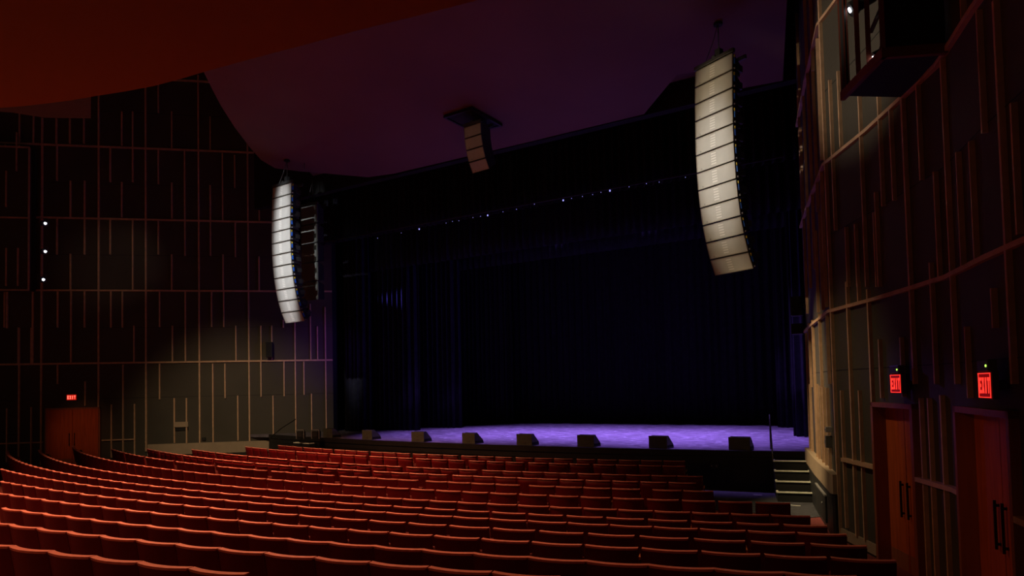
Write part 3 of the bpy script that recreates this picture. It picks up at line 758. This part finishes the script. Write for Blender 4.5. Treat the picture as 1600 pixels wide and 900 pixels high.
# ---------------------------------------------------------------- floor monitors
ORD = ['first', 'second', 'third', 'fourth', 'fifth', 'sixth', 'seventh', 'eighth', 'ninth', 'tenth', 'eleventh', 'twelfth', 'thirteenth', 'fourteenth', 'fifteenth', 'sixteenth', 'seventeenth', 'eighteenth', 'nineteenth', 'twentieth']
TEN = {20: 'twenty', 30: 'thirty', 40: 'forty'}
def ordn(n):
    if n <= 20: return ORD[n - 1]
    if n % 10 == 0: return {30: 'thirtieth', 40: 'fortieth', 50: 'fiftieth'}[n]
    return TEN[n // 10 * 10] + '-' + ORD[n % 10 - 1]
def monitor(loc, rz, label):
    e = empty('floor_monitor', loc, rz, label, 'floor monitor', 'floor monitors along the stage edge')
    MB().prism([(0, 0), (.44, 0), (.40, .10), (.13, .33), (0, .335)], -.27, .27, axis=0).build('cabinet', M['monitor'], e)
    MB().prism([(.385, .12), (.40, .125), (.145, .345), (.13, .335)], -.25, .25, axis=0).build('grille', M['flat_black'], e)
    for s in (-1, 1): MB().box((s * .273 - .004, .02, .03), (s * .273 + .004, .40, .09)).build('side_plate', M['flat_black'], e)
    MB().box((-.05, -.008, .05), (.05, .0, .10)).build('connector_panel', M['sign_grey'], e)
    return e
MW = [(512, 684), (573.5, 687), (649, 691), (728, 694), (817, 696.5), (915, 698.5), (1028, 701), (1155, 703.8)]
for i, (px, py) in enumerate(MW):
    p = atz(px, py, ZS)
    y = max(p.y, lip_y(p.x) + .10)
    monitor((p.x, y, ZS + .006), R(random.uniform(-6, 6) - 3), 'dark wedge floor monitor on the stage edge, %s from the left' % ordn(i + 1) if i < 7 else 'dark wedge floor monitor on the stage edge nearest the stairs')
# two small footlights left of the monitors
for px, lb in ((468, 'small black footlight with pale bracket at the far left of the stage edge'), (492, 'small black footlight with pale bracket left of the first floor monitor')):
    p = atz(px, 686, ZS)
    e = empty('footlight', (p.x, p.y, ZS + .006), R(20), lb, 'footlight')
    MB().box((-.12, 0, .04), (.12, .25, .28), bevel=.02).build('housing', M['flat_black'], e)
    MB().box((-.16, .03, 0), (-.14, .08, .34)).box((.14, .03, 0), (.16, .08, .34)).box((-.16, .03, .32), (.16, .08, .34)).build('bracket', M['pale_metal'], e)
    MB().tube([(0, -.004, .16), (0, .02, .16)], .08, 14).build('lens', M['black_paint'], e)

# ---------------------------------------------------------------- stairs
def stairs(name, origin, rz, width, label, rail_side, rails=True):
    e = empty(name, origin, rz, label, 'stairs')
    n = 4; run = .31; rise = ZS / 5
    for k in range(n):          # k=0 lowest, local +y climbs to the stage
        z1 = rise * (k + 1); y0 = run * k
        t = MB().box((0, y0, 0 if k == 0 else rise * k - .1), (width, run * n + .02, z1)).build('step', M['flat_black'], e)
        MB().box((-.02, y0 - .02, z1), (width + .02, y0 + .035, z1 + .028)).box((-.02, y0, z1), (.025, y0 + .20, z1 + .028)).box((width - .025, y0, z1), (width + .02, y0 + .20, z1 + .028)).build('nosing', M['nosing'], t)
    if rails:
        x = -.03
        MB().tube([(x, run * n - .30, ZS - .22), (x, run * n - .28, ZS - .02), (x, run * n + .35, ZS + .80), (x, run * n + .50, ZS + .90)], .016).build('handrail', M['steel'], e)
        MB().tube([(x, run * n + .50, ZS + .01), (x, run * n + .50, ZS + .90)], .016).build('handrail', M['steel'], e)
    return e
a = atz(1213, 771, .204); b = atz(1268, 769.5, .204)
stairs('stage_stairs', (a.x + .02, a.y + .04, .012), R(11), .76, 'black stairs with pale nosings up to the stage beside the right wall', -1)
a = atz(450, 686.5, .82); b = atz(484, 688, .82)
# left stairs, only the top nosing and rail show over the seats
stairs('stage_stairs', (-19.9, lip_y(-19.9) - 1.50, .012), R(-8), 1.0, 'black stairs at the left end of the stage, mostly behind seats', -1, rails=False)
e = empty('stair_rail', (-20.6, 17.0, .012), R(0), 'thin black handrail curving up beside the left wall', 'handrail')
pr_ = [on_line(x, y, (-30, 17.0), (0, 17.0)) for x, y in ((421, 702), (421, 694), (421.5, 687), (424, 682), (440, 669), (462, 655))]
MB().tube([(-30 + t + 20.6, 0, z - .012) for t, z in pr_], .02).build('handrail', M['flat_black'], e)
# marks on the grey floor
for px, py, lb in ((1184, 773.5, 'small white tape mark on the grey floor before the stage'), (1243, 790, 'small white tape mark on the grey floor at the foot of the stairs')):
    p = atz(px, py, .012)
    tag(MB().box((-.10, -.035, 0), (.10, .035, .003)).build('floor_tape', M['white_tape'], None, loc=(p.x, p.y, .013)), lb, 'tape mark')

# ---------------------------------------------------------------- seats
def seat_parts():
    """local +y towards the stage; origin on the floor below the back's top edge"""
    parts = []
    bw = .262; zt = .865
    def yb(x, z):                      # wrap and recline of the back
        return .045 * (x / bw) ** 2 + (zt - z) * .17
    def panel(mb, off0, off1, z0, z1, w, nz=6, nx=10, crown=.0):
        g = []
        for side_ in (off0, off1):
            gr = []
            for j in range(nz + 1):
                z = z0 + (z1 - z0) * j / nz
                ww = w * (1 - .06 * max(0, 1 - (z - z0) / (z1 - z0) * 1.6))
                gr.append([mb.bm.verts.new((ww * (2 * i / nx - 1), yb(ww * (2 * i / nx - 1), z) + side_, z + crown * (1 - (2 * i / nx - 1) ** 2) * j / nz)) for i in range(nx + 1)])
            g.append(gr)
        A, B = g
        for j in range(nz):
            for i in range(nx):
                mb.bm.faces.new((A[j][i], A[j][i + 1], A[j + 1][i + 1], A[j + 1][i])); mb.bm.faces.new((B[j][i], B[j + 1][i], B[j + 1][i + 1], B[j][i + 1]))
        for j in range(nz):
            mb.bm.faces.new((A[j][0], A[j + 1][0], B[j + 1][0], B[j][0])); mb.bm.faces.new((A[j][nx], B[j][nx], B[j + 1][nx], A[j + 1][nx]))
        for i in range(nx):
            mb.bm.faces.new((A[0][i], B[0][i], B[0][i + 1], A[0][i + 1])); mb.bm.faces.new((A[nz][i], A[nz][i + 1], B[nz][i + 1], B[nz][i]))
    m1 = MB(); panel(m1, 0, .016, .30, zt - .012, bw); parts.append(('back_shell', m1, 'seat_shell'))
    m2 = MB(); panel(m2, -.006, .050, zt - .010, zt + .010, bw - .002, nz=2); parts.append(('top_rail', m2, 'seat_rail'))
    m3 = MB(); panel(m3, .017, .060, .42, zt - .03, bw - .03, nz=4); parts.append(('back_pad', m3, 'seat_fabric'))
    m4 = MB(); mx = Matrix.Translation((0, .225, .36)) @ Matrix.Rotation(R(78), 4, 'X')
    m4.box((-.235, 0, -.04), (.235, .34, .04), mx, bevel=.02); parts.append(('seat_cushion', m4, 'seat_fabric'))
    m5 = MB(); m5.box((-.289, .09, .60), (-.261, .40, .63), bevel=.008); parts.append(('armrest', m5, 'arm_wood'))
    m6 = MB(); m6.prism([(.14, .0), (.36, .0), (.33, .06), (.30, .60), (.20, .60), (.19, .06)], -.284, -.266, axis=0); parts.append(('standard', m6, 'iron'))
    return parts
SEATP = seat_parts()
def make_seat():
    root = empty('theater_seat', (0, 0, 0), 0, 'seat', 'theater seat')
    for nm, mb_, m in SEATP: mb_.build(nm, M[m], root, smooth=nm in ('back_shell', 'back_pad', 'top_rail'))
    return root
PROTO = make_seat(); kids_of(PROTO)
END_ARM = [c for c in KIDS[PROTO.name] if c.name.split('.')[0] in ('armrest', 'standard')]
PART_OF = {c.name.split('.')[0]: c for c in KIDS[PROTO.name]}
ROWS = [  # name, radius, height of camera over the back tops, right end, seam, left end (radians on the row's arc)
 ('Y', 46.68, 1.27, .2655, .1287, .090), ('Z', 45.78, 1.39, .2655, .1487, .052), ('A', 44.94, 1.49, .2655, .1843, .012),
 ('B', 44.04, 1.58, .2658, .1773, -.040), ('C', 43.15, 1.67, .2658, .1718, -.106), ('D', 42.23, 1.76, .2659, .1621, -.197),
 ('E', 41.35, 1.85, .2655, .1537, -.388), ('F', 40.42, 1.91, .2642, .1419, -.4076), ('G', 39.35, 1.92, .2619, .1309, -.4426)]
def group_row(r, ends, n, right_groups, left):
    """seats set in blocks: list of seat centre angles and their pitch"""
    out = []
    return out
seats = []     # (row index, angle, r, top height)
for ri, (nm, r, H, a1, sm, a0) in enumerate(ROWS):
    n = round((a1 - sm) * r / .553); st = (a1 - sm) / n
    k = 0
    while a1 - (k + 1) * st > a0 - st * .4:
        seats.append((ri, a1 - (k + .5) * st, r, HC - H, k == 0, st * r)); k += 1
D_ = math.radians
def blocks(ri, r, H, blks):
    for (e_, n, p) in blks:        # right end angle, seats, pitch in metres
        for k in range(n): seats.append((ri, e_ - (k + .5) * p / r, r, HC - H, k == 0 and e_ == blks[0][0], p))
blocks(9, 38.34, 1.92, [(.2322, 2, .55)] + [(D_(11.36 - 3.54 * k), 4, .548) for k in range(9)])
blocks(10, 37.40, 1.92, [(.2240, 6, .555)] + [(D_(7.95 - 3.43 * k), 4, .53) for k in range(7)] + [(D_(7.95 - 3.43 * 7), 3, .53)])
blocks(11, 36.38, 1.93, [(.2269, 6, .54)] + [(D_(8.32 - 3.48 * k), 4, .52) for k in range(7)])
blocks(12, 34.94, 1.90, [(.2154, 4, .55)] + [(.2154 - (2.25 + 1.74 * k) / 34.94, 3, .55) for k in range(8)])
blocks(13, 34.10, 1.88, [(.2142, 5, .553)] + [(.2142 - (2.83 + 1.73 * k) / 34.10, 3, .555) for k in range(7)])

def project(P):
    v = Vector((P[0], P[1], P[2] - HC)); xr = v.x * cos(TH) + v.y * sin(TH); fw = -v.x * sin(TH) + v.y * cos(TH)
    Fw = fw * cos(PITCH) + v.z * sin(PITCH); U = -fw * sin(PITCH) + v.z * cos(PITCH)
    X = xr * F_PX / Fw; Yv = -U * F_PX / Fw
    return 800 + X * cos(ROLL) + Yv * sin(ROLL), YPP + Yv * cos(ROLL) - X * sin(ROLL)
ZT_SEAT = .875
placed = {}
for s in seats:
    ri, a, r, ztop, endseat, p = s
    base = (CX + r * sin(a), CY - r * cos(a), ztop - ZT_SEAT)
    # is any of the back's top edge in the frame?
    vis = False
    for da in (-.24, .0, .24):
        aa = a + da / r
        x, y = project((CX + r * sin(aa), CY - r * cos(aa), ztop))
        if -1 <= x <= 1601 and y < 899: vis = True
    placed.setdefault(ri, []).append((base, a, vis, endseat))
NEAR = range(0, 10)
ROWNAME = ['nearest', 'second', 'third', 'fourth', 'fifth', 'sixth', 'seventh', 'eighth', 'ninth', 'tenth']
first = True
for ri in NEAR:
    L = sorted(placed[ri], key=lambda q_: q_[1])
    vis = [q_ for q_ in L if q_[2]]
    for q_ in L:
        if not q_[2]: continue
        base, a, v, en = q_
        i = vis.index(q_); n = len(vis)
        rowtxt = 'row nearest the camera' if ri == 0 else ORD[ri] + ' row from the bottom'
        if i < n / 2: lab = 'red theater seat, %s from the left in the %s' % (ordn(i + 1), rowtxt)
        else: lab = 'red theater seat, %s from the right in the %s' % (ordn(n - i), rowtxt)
        if first: o = PROTO; first = False
        else: o = copy_tree(PROTO)
        o.location = base; o.rotation_euler = (0, 0, a)
        o['label'] = lab; o['group'] = 'red theater seats in the ten nearest rows'
        if en:
            for src in END_ARM:
                c = src.copy(); COL.objects.link(c); c.parent = o; c.location = (.55, 0, 0)
# the remaining rows nearest the stage: one object
far = MB()
def merge(mb_, me, mx, mi, idx):
    tmp = bmesh.new(); tmp.from_mesh(me); tmp.transform(mx)
    vmap = [mb_.bm.verts.new(v.co) for v in tmp.verts]
    tmp.verts.index_update()
    for f in tmp.faces:
        nf = mb_.bm.faces.new([vmap[v.index] for v in f.verts]); nf.material_index = mi; nf.smooth = f.smooth
    tmp.free()
far_mats = ['seat_shell', 'seat_rail', 'seat_fabric', 'arm_wood', 'iron']
for ri in range(10, 14):
    for base, a, v, en in placed[ri]:
        mx = Matrix.Translation(base) @ Matrix.Rotation(a, 4, 'Z')
        for nm, _, m in SEATP:
            ch = PART_OF[nm]
            merge(far, ch.data, mx, far_mats.index(m), 0)
            if en and nm in ('armrest', 'standard'): merge(far, ch.data, mx @ Matrix.Translation((.55, 0, 0)), far_mats.index(m), 0)
o = far.build('theater_seats', M['seat_shell'])
for k in far_mats[1:]: o.data.materials.append(M[k])
tag(o, 'four rows of red theater seats nearest the stage', 'theater seats', kind='stuff')

# ---------------------------------------------------------------- lights
def spot(loc, target, energy, color, size_deg, blend=.5, radius=.08):
    l = bpy.data.lights.new('spot_lamp', 'SPOT'); l.energy = energy; l.color = color; l.spot_size = R(size_deg); l.spot_blend = blend; l.shadow_soft_size = radius
    o = bpy.data.objects.new('spot_lamp', l); COL.objects.link(o); o.location = loc
    o.rotation_euler = (Vector(target) - Vector(loc)).to_track_quat('-Z', 'Y').to_euler(); return o
def point(loc, energy, color, radius=.2):
    l = bpy.data.lights.new('soffit_fill', 'POINT'); l.energy = energy; l.color = color; l.shadow_soft_size = radius
    o = bpy.data.objects.new('soffit_fill', l); COL.objects.link(o); o.location = loc; return o
VIO = (.40, .22, 1.0); BLU = (.12, .12, 1.0); WARM = (1, .72, .38); RED = (1, .42, .20)
# violet wash over the stage floor from overhead
for x in (-14.5, -11, -7.5, -4.5):
    spot((x, 19.7, 11.3), (x + .2, 20.9, ZS), 7500, VIO, 52, .9)
for x in (-12, -8, -4.5):
    spot((x, 24, 11.3), (x, 23.4, ZS), 4500, VIO, 56, .9)
spot((-13.5, 17.0, 4.4), (-21.3, 20.1, 4.4), 420, (.35, .10, 1), 28, 1)  # added unseen spot standing in for violet stage spill on the left wall
spot((-12, 21, 9), (.35, 9.9, 2.2), 700, (.35, .15, 1), 7, 1)  # added narrow spot imitating violet stage spill on the right doors
# array spots (shuttered to tall narrow beams)
a_ = spot((-11, 4.0, 9.0), (-2.95, 14.6, 7.7), 2600, (1, .80, .50), 28, .8, .1); a_.scale = (.24, 1, 1)
a_ = spot((-11, 4.2, 8.6), (-2.95, 14.6, 7.6), 4200, (1, .95, .90), 17, 1, .1); a_.scale = (.36, 1, 1)
a_ = spot((-13, 4.5, 9.0), (-17.55, 15.0, 7.5), 7500, (.95, .97, 1), 32, .8, .1); a_.scale = (.17, 1, 1)
spot((-14.5, 9.0, 5.0), (-18.3, 17.0, 7.6), 130, (.9, 1, .9), 24, 1)  # added unseen spot, only lifts the dim subwoofer column
spot((-10, 6, 8.6), (-9.95, 15.3, 9.8), 60, (1, .9, .65), 12, .9, .1)
# warm light down the lower right wall and the lower left wall
spot((-6.5, 11.8, 9.4), (-1.3, 14.9, 1.9), 5200, (1, .74, .40), 27, 1)
spot((-9, 5.0, 8.2), (-.3, 11.2, 8.4), 1900, (1, .85, .62), 24, .7)
spot((-15.5, 9.0, 9.4), (-23.9, 17.9, .6), 2300, (1, .74, .42), 43, 1)
spot((-6.0, 8.2, 9.2), (-.35, 12.3, 1.8), 620, (1, .74, .42), 26, 1)
# added unseen spots brightening the doors
spot((-22, 7.5, 6.8), (-28.6, 14.0, 1.2), 330, (1, .45, .2), 17, 1)
spot((-5, 5.0, 5.0), (.6, 9.2, 1.0), 130, (1, .42, .18), 30, 1)
spot((-20, 12, 10), (-27.6, 14.8, 8.4), 120, (1, .8, .6), 30, 1)  # added unseen spot, lifts a patch of the upper left wall
# blue side light catching the edges of the stage curtains
spot((1.2, 20.7, 7.0), (-17.3, 22.3, 5.5), 1800, (.16, .12, 1), 30, 1)
spot((-20.8, 21.3, 7.0), (-2.4, 22.2, 5.5), 3000, (.16, .12, 1), 24, 1)
# house lamps: warm red-orange; the point lamp is an added, unseen soffit fill
spot((-16, 10.0, 10.2), (-15, 9.5, 0), 7500, RED, 105, 1, .3)
spot((-9.5, 6.5, 9.8), (-8, 6.0, 0), 3600, RED, 88, 1, .3)
spot((-14, -2.0, 5.2), (-17, 12, 1.0), 170, RED, 120, 1, .3)
point((-9, -1.5, 3.4), 42, (1, .40, .13), .4)

w = bpy.data.worlds.new('world'); sc.world = w; w.use_nodes = True
w.node_tree.nodes['Background'].inputs[0].default_value = (1, .58, .40, 1)
w.node_tree.nodes['Background'].inputs[1].default_value = .018

# ---------------------------------------------------------------- camera
cd = bpy.data.cameras.new('camera'); cam = bpy.data.objects.new('camera', cd); COL.objects.link(cam)
cd.sensor_width = 36; cd.lens = 36 * F_PX / 1600; cd.shift_y = (YPP - 450) / 1600
fwd = Vector((-sin(TH) * cos(PITCH), cos(TH) * cos(PITCH), sin(PITCH)))
right = Vector((cos(TH), sin(TH), 0)); up = right.cross(fwd)
# roll: image content turns clockwise
r2 = right * cos(ROLL) - up * sin(ROLL); u2 = up * cos(ROLL) + right * sin(ROLL)
cam.matrix_world = Matrix(((r2.x, u2.x, -fwd.x, 0), (r2.y, u2.y, -fwd.y, 0), (r2.z, u2.z, -fwd.z, HC), (0, 0, 0, 1)))
cd.clip_end = 200
sc.camera = cam
sc.view_settings.view_transform = 'Standard'; sc.view_settings.look = 'None'; sc.view_settings.gamma = 1
sc.view_settings.exposure = 0
try: sc.view_settings.use_curve_mapping = False
except Exception: pass
